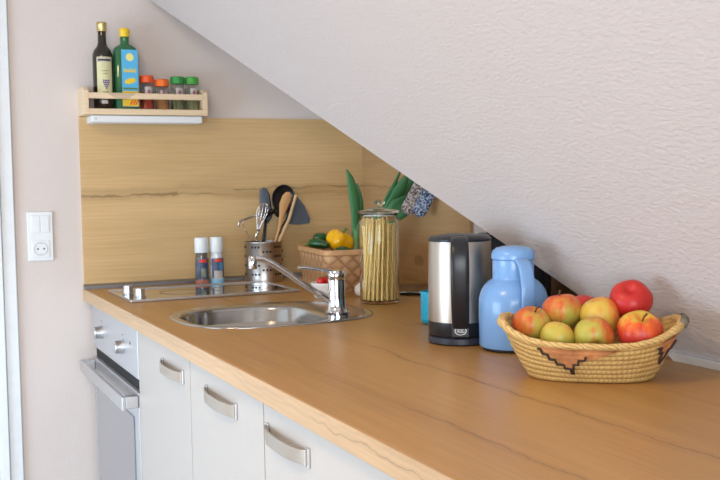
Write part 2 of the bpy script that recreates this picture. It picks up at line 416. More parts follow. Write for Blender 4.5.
obj('spout_nozzle', lat([(0, 0), (0.0095, 0), (0.0105, 0.002), (0.0105, 0.028), (0.008, 0.032), (0, 0.0325)], n=24, c=(-0.215, 0.022, 0.121)), m_chrome, tp, smooth='auto')
lv = smoothpath([(-0.005, 0.0, 0.104), (-0.04, 0.004, 0.112), (-0.075, 0.008, 0.118), (-0.10, 0.01, 0.120)], 4)
obj('lever', tube(NB(), lv, [0.0085] * 4 + [0.0075] * (len(lv) - 4), 12, flat=0.6), m_chrome, tp, smooth='auto')

# ---------------------------------------------------------------- hob
hb = thing('ceramic_hob', 'shiny black two-zone hob with steel rim let into the worktop', 'hob', (0, 0, TZ))
obj('hob_glass', bx(0.052, 0.560, -0.498, -0.182, 0.0005, 0.0055), m_hob, hb, bevel=0.001)
bm = NB(); box(bm, 0.046, 0.566, -0.512, -0.4985, 0.0005, 0.0085); box(bm, 0.046, 0.566, -0.1815, -0.170, 0.0005, 0.0085)
box(bm, 0.046, 0.0515, -0.4984, -0.1816, 0.0005, 0.008); box(bm, 0.5605, 0.566, -0.4984, -0.1816, 0.0005, 0.008)
obj('steel_rim', bm, m_alu, hb, bevel=0.0015)
m_ring = M_('zone_mark', (0.10, 0.10, 0.11), 0.15, vary=0.02)
for cx, r in ((0.245, 0.072), (0.43, 0.09)):
    obj('cooking_zone_mark', lat([(r - 0.002, 0.0057), (r + 0.001, 0.0057), (r + 0.001, 0.0061), (r - 0.002, 0.0061), (r - 0.002, 0.0057)], n=56, c=(cx, -0.34, 0)), m_ring, hb)
for y in (-0.325, -0.425):
    obj('knob', lat([(0, 0.0057), (0.0165, 0.0057), (0.0165, 0.010), (0.0145, 0.011), (0.0135, 0.032), (0.012, 0.0335), (0, 0.0335)], n=32, c=(0.092 if y < -0.4 else 0.078, y, 0)), m_alu, hb, smooth='auto')

# ---------------------------------------------------------------- switch and socket
pl = thing('switch_and_socket_plate', 'white wall plate with a double light switch above a round power socket', 'switch', (-0.1335, -0.0005, 1.0785))
obj('frame', bx(-0.040, 0.040, -0.009, 0, -0.0795, 0.0795), m_plastic, pl, bevel=0.003)
for a, b in ((-0.0275, -0.0004), (0.0004, 0.0275)):
    obj('rocker', bx(a, b, -0.0125, -0.0092, 0.012, 0.067), m_plastic, pl, bevel=0.0012)
skt = obj('socket', bx(-0.0275, 0.0275, -0.0115, -0.0092, -0.068, -0.013), m_plastic, pl, bevel=0.0012)
RY = Matrix.Rotation(PI / 2, 4, 'X')
m_shade = M_('socket_well', (0.50, 0.54, 0.58), 0.5, vary=0.02)
obj('socket_well', lat([(0.0195, 0), (0.0215, 0), (0.0215, 0.0012), (0.0195, 0.0012), (0.0195, 0)], n=40, tf=Matrix.Translation((0, -0.0116, -0.0405)) @ RY), m_shade, skt)
for px_ in (-0.0095, 0.0095):
    obj('pin_hole', lat([(0, 0), (0.0027, 0), (0.0027, 0.0006), (0, 0.0006)], n=14, tf=Matrix.Translation((px_, -0.0116, -0.0405)) @ RY), m_black, skt)
for pz in (-0.0575, -0.0235):
    obj('earth_clip', bx(-0.004, 0.004, -0.0124, -0.0116, pz - 0.0015, pz + 0.0015), m_alu, skt)

# ---------------------------------------------------------------- spice shelf, under-shelf lamp, bottles, jars
sh = thing('spice_shelf', 'pale pine spice rack on the wall holding bottles and jars', 'shelf', (0.0, 0, 1.466))
obj('bottom_board', bx(0.0158, 0.3892, -0.1, -0.0005, 0.0, 0.018), wood_pine, sh, bevel=0.001)
obj('front_lip', bx(0.0158, 0.3892, -0.113, -0.1003, 0.0, 0.019), wood_pine, sh, bevel=0.001)
obj('front_rail', bx(0.0158, 0.3892, -0.113, -0.1003, 0.051, 0.070), wood_pine, sh, bevel=0.001)
for a, b in ((0.0, 0.0036 + 0.012), (0.3894, 0.405)):
    bm = prism(NB(), [(a, -0.113, 0), (a, -0.0005, 0), (a, -0.0005, 0.088), (a, -0.097, 0.088), (a, -0.113, 0.076)], (b - a, 0, 0))
    obj('end_panel', bm, wood_pine, sh, bevel=0.001)
lp = thing('under_shelf_lamp', 'slim white strip lamp fixed beneath the pine spice rack', 'lamp', (0.207, -0.055, 1.4655))
obj('housing', bx(-0.182, 0.182, -0.045, 0.045, -0.024, -0.0005), m_plastic, lp, bevel=0.003)
obj('diffuser', bx(-0.170, 0.170, -0.038, 0.038, -0.0262, -0.0243), m_ceramic, lp, bevel=0.001)
obj('touch_switch', lat([(0, 0), (0.003, 0), (0.003, 0.0008), (0, 0.0008)], n=12, tf=Matrix.Translation((-0.168, -0.0452, -0.012)) @ RY), m_shade, lp)

SZ = 1.4843
def patch(prof_r, a0, a1, z0, z1, n=14, off=0.0006, th=0.0004):
    """curved label round a cylinder"""
    return lat([(prof_r + off, z0), (prof_r + off + th, z0), (prof_r + off + th, z1), (prof_r + off, z1), (prof_r + off, z0)], n=n, a0=math.radians(a0), a1=math.radians(a1))
m_cream = M_('cream_label', (0.66, 0.64, 0.38), 0.6, vary=0.05)
m_grape = M_('grape_purple', (0.10, 0.06, 0.28), 0.5)
m_gold = M_('gold_foil', (0.62, 0.50, 0.22), 0.3, 0.8)
b1 = thing('vinegar_bottle', 'tall dark glass bottle with gold cap and a cream label showing grapes', 'bottle', (0.073, -0.060, SZ))
obj('glass', lat([(0, 0), (0.029, 0), (0.0322, 0.004), (0.0325, 0.165), (0.032, 0.178), (0.027, 0.192), (0.018, 0.203), (0.0138, 0.215), (0.0130, 0.252), (0, 0.252)]), m_darkglass, b1, smooth='auto')
obj('cap', lat([(0, 0.2522), (0.0160, 0.2522), (0.0160, 0.270), (0.0168, 0.272), (0.0168, 0.279), (0.015, 0.282), (0, 0.282)], n=30), m_gold, b1, smooth='auto')
lb = obj('label', patch(0.0325, -135, -45, 0.036, 0.168), m_cream, b1)
obj('label_header', patch(0.0331, -132, -48, 0.152, 0.165), m_white, lb)
obj('label_header_print', patch(0.0337, -126, -54, 0.155, 0.1605), m_black, lb)
bm = NB()
for r_, cnt in enumerate((4, 4, 3, 2, 1)):
    for k in range(cnt):
        a = math.radians(-84 + (k - (cnt - 1) / 2) * 9.5); z = 0.092 - r_ * 0.0062
        bmesh.ops.create_uvsphere(bm, u_segments=8, v_segments=6, radius=0.0029, matrix=Matrix.Translation((0.0333 * math.cos(a), 0.0333 * math.sin(a), z)) @ Matrix.Diagonal((1, 0.4, 1, 1)))
obj('printed_grapes', bm, m_grape, lb, smooth=True)
for z, a in ((0.122, 18), (0.113, 12), (0.054, 16), (0.048, 20)):
    obj('printed_line', patch(0.0331, -88 - a, -88 + a, z, z + 0.002), m_stem, lb)
obj('lower_label', patch(0.0325, -112, -78, 0.018, 0.030), m_white, b1)

b2 = thing('oil_bottle', 'green glass oil bottle with yellow cap and a blue and yellow label', 'bottle', (0.146, -0.058, SZ))
def flat_ring(a, b, z, e=4): return superell(0, 0, a, b, e, 40, z)
obj('glass', loft(NB(), [flat_ring(0.036, 0.022, 0), flat_ring(0.039, 0.026, 0.004), flat_ring(0.0395, 0.0265, 0.188), flat_ring(0.037, 0.025, 0.199, 3), flat_ring(0.028, 0.021, 0.208, 2.4), flat_ring(0.017, 0.016, 0.213, 2), flat_ring(0.0145, 0.0145, 0.218, 2), flat_ring(0.0145, 0.0145, 0.238, 2)]), m_glassthin, b2, smooth='auto')
m_yel = M_('yellow_plastic', (0.86, 0.60, 0.03), 0.35, vary=0.03)
m_lblue = M_('label_blue', (0.10, 0.47, 0.78), 0.5, vary=0.05)
m_red = M_('red_print', (0.75, 0.06, 0.04), 0.5)
obj('cap', lat([(0, 0.2382), (0.0165, 0.2382), (0.0165, 0.252), (0.0178, 0.254), (0.0178, 0.258), (0.013, 0.266), (0, 0.268)], n=30), m_yel, b2, smooth='auto')
lb = obj('label', bx(-0.018, 0.035, -0.0290, -0.0282, 0.010, 0.194), m_lblue, b2)
obj('yellow_panel', bx(-0.0175, 0.0345, -0.0294, -0.0291, 0.011, 0.060), m_yel, lb)
obj('printed_sun', lat([(0, 0), (0.0125, 0), (0.0125, 0.0004), (0, 0.0004)], n=24, tf=Matrix.Translation((0.009, -0.0291, 0.170)) @ RY), M_('pale_yellow', (0.85, 0.80, 0.25), 0.5), lb)
bm = NB()       # yellow lettering band, too small to read
for k in range(6): box(bm, -0.011 + k * 0.0068, -0.0063 + k * 0.0068, -0.0294, -0.0291, 0.121, 0.133 if k in (0, 3, 5) else 0.130)
obj('printed_lettering', bm, m_yel, lb)
bm = NB(); bmesh.ops.create_uvsphere(bm, u_segments=16, v_segments=8, radius=1, matrix=Matrix.Translation((0.009, -0.0291, 0.093)) @ Matrix.Rotation(-0.25, 4, 'Y') @ Matrix.Diagonal((0.019, 0.0005, 0.009, 1)))
obj('printed_flower', bm, m_yel, lb, smooth=True)
obj('printed_stripe', bx(-0.015, 0.033, -0.0296, -0.0291, 0.066, 0.071), m_stem, lb)
bm = NB()
for k in range(3):
    x = 0.004 + k * 0.009
    prism(bm, [(x, -0.0299, 0.016), (x + 0.005, -0.0299, 0.016), (x + 0.014, -0.0299, 0.032), (x + 0.009, -0.0299, 0.032)], (0, 0.0004, 0))
obj('printed_slashes', bm, m_red, lb)

m_orange = M_('orange_cap_plastic', (0.78, 0.10, 0.02), 0.35, vary=0.03)
m_orange2 = M_('bright_orange_cap_plastic', (0.85, 0.16, 0.015), 0.35, vary=0.03)
m_green = M_('green_cap_plastic', (0.03, 0.28, 0.06), 0.35, vary=0.03)
m_green2 = M_('leaf_green_cap_plastic', (0.06, 0.36, 0.05), 0.35, vary=0.03)
m_print = M_('muted_print', (0.35, 0.10, 0.18), 0.6)
def spice(x, h, capm, capc, fill, fillh, label):
    t = thing('spice_jar', label, 'jar', (x, -0.062, SZ), 0, 'spice jars on the pine rack')
    r = 0.0225; hb_ = h - 0.024
    obj('glass', lat([(0, 0), (r - 0.002, 0), (r, 0.002), (r, hb_ - 0.008), (r - 0.003, hb_), (r - 0.0045, hb_), (r - 0.0015, hb_ - 0.009), (r - 0.0015, 0.004), (0, 0.003)], n=32), m_glass, t, smooth='auto')
    obj('contents', lat([(0, 0.0042), (r - 0.0022, 0.0044), (r - 0.0022, fillh), (0, fillh + 0.001)], n=28), fill, t, smooth='auto')
    bm = lat([(0, hb_ + 0.0003), (r + 0.0008, hb_ + 0.0003), (r + 0.0008, h - 0.003), (r - 0.002, h), (0, h)], n=36)
    for i, v in enumerate(bm.verts):
        if (i // 1) % 2 and 0.001 < v.co.xy.length: v.co.xy *= 0.985
    obj('cap', bm, capm, t)
    l_ = obj('label', patch(r, -118, -60, 0.040, hb_ - 0.014), m_white, t)
    obj('printed_motif', patch(r + 0.0008, -98, -78, 0.052, 0.066), m_print, l_)
m_paprika = M_('paprika_powder', (0.45, 0.05, 0.02), 0.9, vary=0.3); m_chili = M_('chilli_flakes', (0.50, 0.20, 0.06), 0.9, vary=0.4)
m_herb = M_('dried_green_herbs', (0.20, 0.21, 0.09), 0.9, vary=0.4); m_herb2 = M_('dried_pale_herbs', (0.28, 0.27, 0.12), 0.9, vary=0.4)
spice(0.214, 0.114, m_orange, 0, m_paprika, 0.060, 'spice jar with red-orange cap and red powder, next to the green oil bottle')
spice(0.264, 0.103, m_orange2, 0, m_chili, 0.050, 'shorter spice jar with bright orange cap and tan spice')
spice(0.317, 0.113, m_green, 0, m_herb, 0.055, 'spice jar with dark green cap, next to the orange-capped jars')
spice(0.366, 0.113, m_green2, 0, m_herb2, 0.055, 'spice jar with lighter green cap beside the right end of the pine rack')

# ---------------------------------------------------------------- salt and pepper mills
def mill(x, label, low, main_):
    t = thing('spice_mill', label, 'mill', (x, -0.105, TZ + 0.0003), 0, 'salt and pepper mills'); r = 0.023
    obj('glass_body', lat([(0, 0), (r, 0), (r + 0.0005, 0.003), (r, 0.02), (r - 0.001, 0.085), (r - 0.004, 0.108), (0, 0.108)], n=32), M_('mill_glass', main_, 0.12, coat=0.6, vary=0.5), t, smooth='auto')
    obj('cap', lat([(0, 0.1083), (r - 0.001, 0.1083), (r, 0.111), (r, 0.15), (r - 0.0015, 0.158), (r - 0.005, 0.16), (0, 0.16)], n=32), m_capw, t, smooth='auto')
    l_ = obj('label', patch(r - 0.0005, -150, -30, 0.022, 0.088), M_('mill_label', (0.06, 0.09, 0.17), 0.4, vary=0.5), t)
    obj('label_band', patch(r + 0.0004, -125, -60, 0.076, 0.086), m_red, l_)
    obj('base_band', patch(r, -175, -5, 0.002, 0.018), low, t)
    return l_
l1 = mill(0.372, 'left of the two white-capped mills, with a reddish base', M_('peppercorn_pink', (0.42, 0.16, 0.12), 0.5, vary=0.3), (0.10, 0.09, 0.07))
obj('label_picture', patch(0.0231, -110, -70, 0.028, 0.056), M_('sage_print', (0.28, 0.32, 0.22), 0.5, vary=0.4), l1)
l2 = mill(0.424, 'right of the two white-capped mills, with a white and light blue base', M_('light_blue_print', (0.25, 0.55, 0.80), 0.4), (0.62, 0.65, 0.68))
obj('label_picture', patch(0.0231, -130, -55, 0.022, 0.046), m_white, l2)
obj('label_stripe', patch(0.0231, -85, -50, 0.048, 0.074), M_('mid_blue_print', (0.08, 0.28, 0.55), 0.4), l2)

# ---------------------------------------------------------------- utensil holder and utensils
UX, UY = 0.593, -0.105
uh = thing('utensil_holder', 'perforated stainless steel utensil holder full of cooking tools', 'holder', (UX, UY, TZ + 0.0003))
m_pot = brushed('holder_steel', (0.72, 0.69, 0.66), 2, 0.34)
obj('cup', lat([(0, 0), (0.063, 0), (0.065, 0.002), (0.065, 0.1325), (0.0665, 0.1345), (0.0665, 0.137), (0.0635, 0.137), (0.0635, 0.004), (0, 0.003)], n=56), m_pot, uh, smooth='auto')
bm = NB()
for gi, ga in enumerate((-135, -100, -62, -25, 15, 50, 90, 130, 170)):
    for r_ in range(4):
        for c_ in range(3):
            a = math.radians(ga + (c_ - 1) * 10.5); z = 0.120 - r_ * 0.031 - (0.0 if gi % 2 == 0 else 0.0155)
            if z < 0.02: continue
            tf = Matrix.Translation((0.0653 * math.cos(a), 0.0653 * math.sin(a), z)) @ Matrix.Rotation(a, 4, 'Z') @ Matrix.Rotation(PI / 2, 4, 'Y')
            lathe(bm, [(0, 0), (0.0040, 0), (0.0040, 0.0005), (0, 0.0005)], n=12, tf=tf)
tag(obj('punched_holes', bm, m_blackm, uh), kind='stuff')['label'] = 'rows of small punched holes'
def U(px, py, dy=0.0):            # local point of a utensil, from its outline across and above the holder rim
    return ((px - 262) / 268.0, dy, 0.1395 + (243 - py - 3 * (py < 240)) / 291.0)
def blade(bm, pts, widths, th, side=(1, 0, 0)):
    """flat tapering blade through pts, lens-shaped section"""
    P = [Vector(p) for p in pts]; s = Vector(side)
    rings = []
    for i, (p, w_) in enumerate(zip(P, widths)):
        t = (P[min(i + 1, len(P) - 1)] - P[max(i - 1, 0)]).normalized(); a = (s - t * s.dot(t)).normalized(); n = t.cross(a)
        rings.append([p + a * w_ * math.cos(q * PI / 4) + n * th * math.sin(q * PI / 4) for q in range(8)])
    return loft(bm, rings)
def utensil(name, label, cat):
    return thing(name, label, cat, (UX, UY, TZ + 0.0045), 0, 'cooking tools in the steel holder')
# wire whisk
t = utensil('whisk', 'silver wire whisk standing in the utensil holder', 'whisk')
hd = smoothpath([(0.012, -0.012, 0.002), U(252, 243, -0.036), U(253, 232, -0.040)], 4)
obj('handle', tube(NB(), hd, 0.0045, 10), m_chrome, t, smooth=True)
for k in range(5):
    a = PI * k / 5; ax = Vector((math.cos(a), math.sin(a), 0)); base = Vector(U(253, 233, -0.040)); tip = Vector(U(259, 203, -0.045)); pp = []
    for i in range(21):
        s = 2 * i / 20 - 1; q = 1 - abs(s) ** 2.0
        pp.append(base.lerp(tip, 1 - abs(s) ** 1.6) + ax * 0.032 * math.sin(s * PI * 0.93) * 0.9 * (0.3 + 0.7 * (1 - abs(s))))
    obj('wire', tube(NB(), pp, 0.0013, 6), m_chrome, t, smooth=True)
# ladle-like serving hook in steel, leaning far left
t = utensil('bent_steel_peeler', 'steel peeler with curved head leaning out to the left of the holder', 'peeler')
obj('handle', tube(NB(), smoothpath([(-0.02, -0.01, 0.002), U(248, 243, -0.006), U(243, 228, -0.010)], 4), 0.0016, 8), m_chrome, t, smooth=True)
obj('head', tube(NB(), smoothpath([U(262, 214, -0.014), U(252, 216, -0.016), U(243, 219, -0.016), U(237, 222, -0.016), U(237, 226, -0.016)], 5), 0.0048, 10, flat=0.7), m_chrome, t, smooth=True)
obj('grip', tube(NB(), smoothpath([U(262, 214, -0.013), U(269, 212, -0.011), U(274, 210, -0.006)], 4), 0.0055, 10), m_blackm, t, smooth=True)
obj('stem', tube(NB(), smoothpath([U(243, 228, -0.010), U(241, 223, -0.013), U(243, 219, -0.016)], 3), 0.0016, 8), m_chrome, t, smooth=True)
# grey spatula
t = utensil('grey_spatula', 'narrow grey spatula upright at the back left of the holder', 'spatula')
obj('blade', blade(NB(), [U(265, 188, 0.02), U(265, 190, 0.02), U(266, 196, 0.02), U(267, 208, 0.02), U(268, 218, 0.018), U(267, 224, 0.018)], [0.006, 0.013, 0.019, 0.021, 0.018, 0.006], 0.003), m_grey, t, smooth=True)
obj('handle', tube(NB(), [(0.0, 0.008, 0.002), U(265, 243, 0.015), U(267, 222, 0.018)], 0.0045, 10, flat=0.6), m_grey, t, smooth=True)
# black ladle
t = utensil('black_ladle', 'black plastic ladle with round bowl, tallest tool in the holder', 'ladle')
bc = Vector(U(284, 200, 0.012)); prof = []
tf = Matrix.Translation(bc) @ Matrix.Rotation(0.28, 4, 'Y') @ Matrix.Rotation(PI / 2 - 0.15, 4, 'X') @ Matrix.Diagonal((1.0, 1.18, 1.0, 1))
R_ = 0.044
pr = [(R_ * math.sin(a), -R_ * 0.55 * math.cos(a)) for a in [i * PI / 2 / 8 for i in range(9)]]
pr += [((R_ - 0.003) * math.sin(a), -(R_ - 0.004) * 0.55 * math.cos(a)) for a in [i * PI / 2 / 8 for i in range(8, -1, -1)]]
obj('bowl', lat(pr, n=32, tf=tf), m_black, t, smooth=True)
obj('handle', tube(NB(), smoothpath([(0.012, 0.012, 0.002), U(276, 243, 0.018), U(286, 222, 0.016), U(292, 212, 0.014)], 4), 0.0055, 10, flat=0.6), m_black, t, smooth=True)
# wooden spoon and wooden stick
t = utensil('wooden_spoon', 'wooden spoon with oval head in front of the black ladle', 'spoon')
obj('spoon', blade(NB(), [(0.0, -0.006, 0.002), U(272, 243, -0.022), U(275, 230, -0.024), U(278, 216, -0.026), U(280, 206, -0.028), U(283, 199, -0.028), U(285, 195, -0.028), U(286, 193.5, -0.028)], [0.004, 0.0045, 0.005, 0.010, 0.0175, 0.0185, 0.014, 0.004], 0.0042), wood_spoon, t, smooth=True)
t = utensil('wooden_stirring_stick', 'flat narrow wooden stick just right of the wooden spoon', 'stick')
obj('stick', blade(NB(), [(0.015, -0.02, 0.002), U(276, 243, -0.022), U(284, 220, -0.036), U(291, 196, -0.040)], [0.005, 0.0055, 0.0055, 0.005], 0.003), M_('pale_beech', (0.68, 0.46, 0.24), 0.6), t)
# large grey turner and grey serving spoon leaning right
t = utensil('grey_turner', 'broad slate-grey turner leaning to the right out of the holder', 'turner')
bm = NB(); th = 0.003
poly = [U(297, 196, 0.036), U(301, 199, 0.036), U(307, 207, 0.036), U(313, 221, 0.036), U(312, 226, 0.036), U(300, 227, 0.036), U(287, 225, 0.036), U(290, 212, 0.036), U(294, 200, 0.036)]
prism(bm, poly, (0, 0.004, 0))
obj('blade', bm, m_grey, t, bevel=0.0012)
obj('handle', tube(NB(), [(0.020, 0.02, 0.002), U(276, 243, 0.026), U(287, 229, 0.033), U(294, 218, 0.0345)], 0.0055, 10, flat=0.5), m_grey, t, smooth=True)
t = utensil('black_spoon', 'short black spoon head low behind the whisk', 'spoon')
obj('bowl', blade(NB(), [U(262, 222, 0.002), U(265, 216, 0.002), U(271, 212, 0.0), U(276, 214, 0.0), U(277, 218, 0.0)], [0.005, 0.010, 0.013, 0.011, 0.004], 0.004), m_black, t, smooth=True)
obj('handle', tube(NB(), [(-0.012, 0.03, 0.002), U(262, 243, 0.004), U(265, 220, 0.001)], 0.0045, 10), m_black, t, smooth=True)

# ---------------------------------------------------------------- woven vegetable basket
bk = thing('woven_bamboo_basket', 'square woven bamboo basket filled with vegetables against the back wall', 'basket', (0.736, -0.455, TZ + 0.0003), math.radians(-7))
g = G('bamboo_weave'); X = g.xyz(g.mapping(g.co(), (1, 1, 1)))
hcoord = g.math('ADD', X[1], g.math('MULTIPLY', X[0], 0.9))
u = g.math('MULTIPLY', g.math('ADD', hcoord, X[2]), 24.0); v = g.math('MULTIPLY', g.math('SUBTRACT', hcoord, X[2]), 24.0)
chk = g.math('GREATER_THAN', g.math('MULTIPLY', g.math('SINE', g.math('MULTIPLY', u, PI)), g.math('SINE', g.math('MULTIPLY', v, PI))), 0.0)
su = g.math('ABSOLUTE', g.math('SINE', g.math('MULTIPLY', u, PI))); sv = g.math('ABSOLUTE', g.math('SINE', g.math('MULTIPLY', v, PI)))
edge = g.math('POWER', g.math('MINIMUM', su, sv), 0.45)
c1 = g.mix(chk, (0.62, 0.36, 0.17), (0.44, 0.20, 0.075)); c1 = g.mix(g.noise(g.co(), 55, 3), c1, (0.66, 0.42, 0.22))
g.color(g.mix(edge, (0.26, 0.11, 0.04), c1)); g.b.inputs['Roughness'].default_value = 0.5; g.bump(edge, 0.6, 0.003); m_bam = g.m
def rr(a, b, z): return superell(0, 0, a, b, 9, 56, z)
bm = loft(NB(), [rr(0.092, 0.158, 0), rr(0.099, 0.165, 0.01), rr(0.107, 0.174, 0.125), rr(0.103, 0.170, 0.125), rr(0.096, 0.161, 0.012)])
obj('woven_body', bm, m_bam, bk, smooth='auto')
m_rim = M_('bamboo_rim', (0.58, 0.33, 0.15), 0.5, vary=0.15)
bm = loft(NB(), [rr(0.1075, 0.1745, 0.113), rr(0.111, 0.178, 0.116), rr(0.111, 0.178, 0.128), rr(0.106, 0.173, 0.131), rr(0.101, 0.168, 0.128), rr(0.1015, 0.1685, 0.1255)], cap0=False, cap1=False)
obj('rim', bm, m_rim, bk, smooth='auto')
# vegetables
def blob(bm, c, rx, ry, rz_, rot=0, lobes=0, depth=0.0, n=36, m_=20, tilt=0.0):
    tf = Matrix.Translation(c) @ Matrix.Rotation(rot, 4, 'Z') @ Matrix.Rotation(tilt, 4, 'X'); rings = []
    for j in range(m_ + 1):
        p = PI * j / m_; row = []
        for k in range(n):
            a = 2 * PI * k / n; q = 1 - depth * (0.5 - 0.5 * math.cos(lobes * a)) if lobes else 1
            s = math.sin(p) * q; z = -math.cos(p)
            z_ = z * (1 - (0.28 * (1 - math.sin(p)) ** 1.5 if lobes else 0))
            row.append(tf @ Vector((s * rx * math.cos(a), s * ry * math.sin(a), z_ * rz_)))
        rings.append(row)
    return loft(bm, rings)
VB = TZ + 0.012
t = thing('yellow_bell_pepper', 'yellow bell pepper lying on top in the woven basket', 'pepper', (0.752, -0.40, 1.045), 0.5)
pp = obj('pepper', blob(NB(), (0, 0, 0), 0.048, 0.048, 0.040, 0.45, 4, 0.24, tilt=0.45), m_pepper, t, smooth=True)
obj('stalk', tube(NB(), [(0, -0.008, 0.022), (0.003, -0.016, 0.034), (0.009, -0.022, 0.042)], [0.007, 0.004, 0.005], 8), m_stem, t, smooth=True)
def cucumber(name, label, pts, r, rot=0):
    t = thing(name, label, 'cucumber', pts[0], 0, 'green vegetables in the woven basket'); o = Vector(pts[0])
    P = smoothpath([Vector(p) - o for p in pts], 6); n = len(P)
    rr_ = [r * max(0.25, math.sin(PI * min(max((i + 0.7) / (n + 0.4), 0.02), 0.98)) ** 0.42) for i in range(n)]
    obj('fruit', tube(NB(), P, rr_, 18), m_cuc, t, smooth=True)
    obj('stalk', tube(NB(), [P[0], P[0] + (P[0] - P[2]).normalized() * 0.014], 0.003, 8), m_stem, t, smooth=True)
cucumber('small_cucumber', 'upper of two dark green mini cucumbers beside the yellow pepper', [(0.690, -0.325, 1.050), (0.712, -0.325, 1.054), (0.745, -0.33, 1.050)], 0.017)
cucumber('small_cucumber', 'lower dark green mini cucumber at the left rim of the woven basket', [(0.663, -0.350, 1.037), (0.682, -0.372, 1.040), (0.71, -0.405, 1.032)], 0.016)
cucumber('small_cucumber', 'dark green mini cucumber below the yellow pepper', [(0.70, -0.455, 1.010), (0.73, -0.465, 1.019), (0.765, -0.475, 1.012)], 0.013)
g = G('leek_leaf'); X = g.xyz(g.co()); st = g.noise(g.mapping(g.co(), (150, 150, 6)), 1.0, 2)
hgt = g.ramp(X[2], [(0.0, (0.62, 0.70, 0.42)), (0.045, (0.20, 0.38, 0.15)), (0.11, (0.050, 0.18, 0.070))])
g.color(g.mix(g.math('MULTIPLY', st, 0.5), hgt, (0.10, 0.34, 0.12))); g.b.inputs['Roughness'].default_value = 0.45; m_leek = g.m
def leaf(bm, pts, widths, side, fold=0.35, th=0.0012):
    P = smoothpath(pts, 5); n = len(P); s = Vector(side).normalized(); rings = []
    for i, p in enumerate(P):
        f = i / (n - 1) * (len(widths) - 1); k = min(int(f), len(widths) - 2); w_ = widths[k] * (1 - (f - k)) + widths[k + 1] * (f - k)
        t = (P[min(i + 1, n - 1)] - P[max(i - 1, 0)]).normalized(); a = (s - t * s.dot(t)).normalized(); nn = t.cross(a)
        row = [p + a * w_ * q + nn * (abs(q) * w_ * fold + th) for q in (-1, -0.5, 0, 0.5, 1)] + [p + a * w_ * q + nn * (abs(q) * w_ * fold - th) for q in (1, 0.5, 0, -0.5, -1)]
        rings.append(row)
    return loft(bm, rings)
def leek(label, base, shaft, leaves):
    t = thing('leek', label, 'leek', base, 0, 'leeks in the woven basket')
    obj('shaft', tube(NB(), smoothpath(shaft, 4), 0.0125, 16), m_leek, t, smooth=True)
    for pts, ws, sd in leaves: obj('leaf', leaf(NB(), pts, ws, sd), m_leek, t, smooth=True)
lk = Vector((0.80, -0.41, 1.00))
def Lp(px, py, dy=0.0): return Vector((0.809 + (px - 356) / 259.0 - 0.80, dy, 1.02 + (248 - py) / 311.0 - 1.00))
leek('upright leek with tall leaves just left of the pasta jar', lk, [Lp(354, 262, -0.0), Lp(354, 248), Lp(355.5, 228)],
     [([Lp(355, 235), Lp(355, 215, -0.01), Lp(353, 195, -0.015), Lp(349, 178, -0.02), Lp(345, 168, -0.02)], [0.013, 0.018, 0.020, 0.013, 0.002], (1, 0.2, 0)),
      ([Lp(357, 238, 0.005), Lp(359, 215, 0.01), Lp(360, 198, 0.01), Lp(358, 182, 0.012)], [0.011, 0.018, 0.012, 0.002], (1, -0.3, 0)),
      ([Lp(356, 232, -0.006), Lp(361, 218, -0.012), Lp(366, 209, -0.02), Lp(371, 214, -0.03)], [0.010, 0.014, 0.010, 0.002], (0.8, 0.6, 0))])
lk2 = Vector((0.80, -0.47, 1.00))
def Lq(px, py, dy=0.0): return Vector((0.947 + (px - 395) / 262.0 - 0.80, dy, 1.15 + (207 - py) / 315.0 - 1.00))
leek('leaning leek whose leaves fan out to the right behind the pasta jar', lk2, [Lq(352, 262, 0.03), Lq(362, 246, 0.02), Lq(372, 230, 0.01)],
     [([Lq(370, 234, 0.01), Lq(381, 212, 0.01), Lq(392, 192, 0.0), Lq(402, 172, 0.01)], [0.010, 0.018, 0.024, 0.006], (0.9, 0.1, 0.4)),
      ([Lq(372, 232, 0.015), Lq(384, 208, 0.015), Lq(395, 190, 0.01), Lq(407, 174, 0.01)], [0.010, 0.024, 0.030, 0.012], (0.9, -0.1, 0.5)),
      ([Lq(374, 232, -0.005), Lq(381, 218, -0.01), Lq(390, 207, -0.012), Lq(399, 197, -0.012)], [0.012, 0.028, 0.036, 0.016], (0.6, 0, 0.8)),
      ([Lq(368, 236, 0.02), Lq(376, 214, 0.025), Lq(386, 194, 0.02), Lq(396, 170, 0.02)], [0.008, 0.010, 0.012, 0.003], (0.9, 0.2, 0.3))])

# ---------------------------------------------------------------- pasta jar
pj = thing('pasta_jar', 'tall clear glass storage jar with a glass lid full of spaghetti', 'jar', (0.655, -0.893, TZ + 0.0003))
jr = 0.055
obj('glass_body', lat([(0, 0), (jr - 0.004, 0), (jr, 0.004), (jr, 0.225), (jr - 0.002, 0.234), (jr - 0.005, 0.240), (jr - 0.001, 0.247), (jr - 0.004, 0.247), (jr - 0.008, 0.240), (jr - 0.003, 0.225), (jr - 0.003, 0.012), (jr - 0.008, 0.008), (0, 0.007)], n=56), m_glass, pj, smooth=True)
m_seal = M_('clear_seal', (0.62, 0.64, 0.58), 0.3)
ld = obj('glass_lid', lat([(0, 0.2475), (jr - 0.010, 0.2475), (jr + 0.002, 0.2490), (jr + 0.0025, 0.253), (jr - 0.006, 0.257), (0.018, 0.261), (0.010, 0.264), (0.010, 0.268), (0.016, 0.273), (0.0175, 0.278), (0.013, 0.283), (0, 0.285)], n=48), m_glass, pj, smooth=True)
obj('seal_ring', lat([(jr - 0.0115, 0.2405), (jr - 0.0085, 0.2405), (jr - 0.0085, 0.2472), (jr - 0.0115, 0.2472), (jr - 0.0115, 0.2405)], n=48), m_seal, ld, smooth='auto')
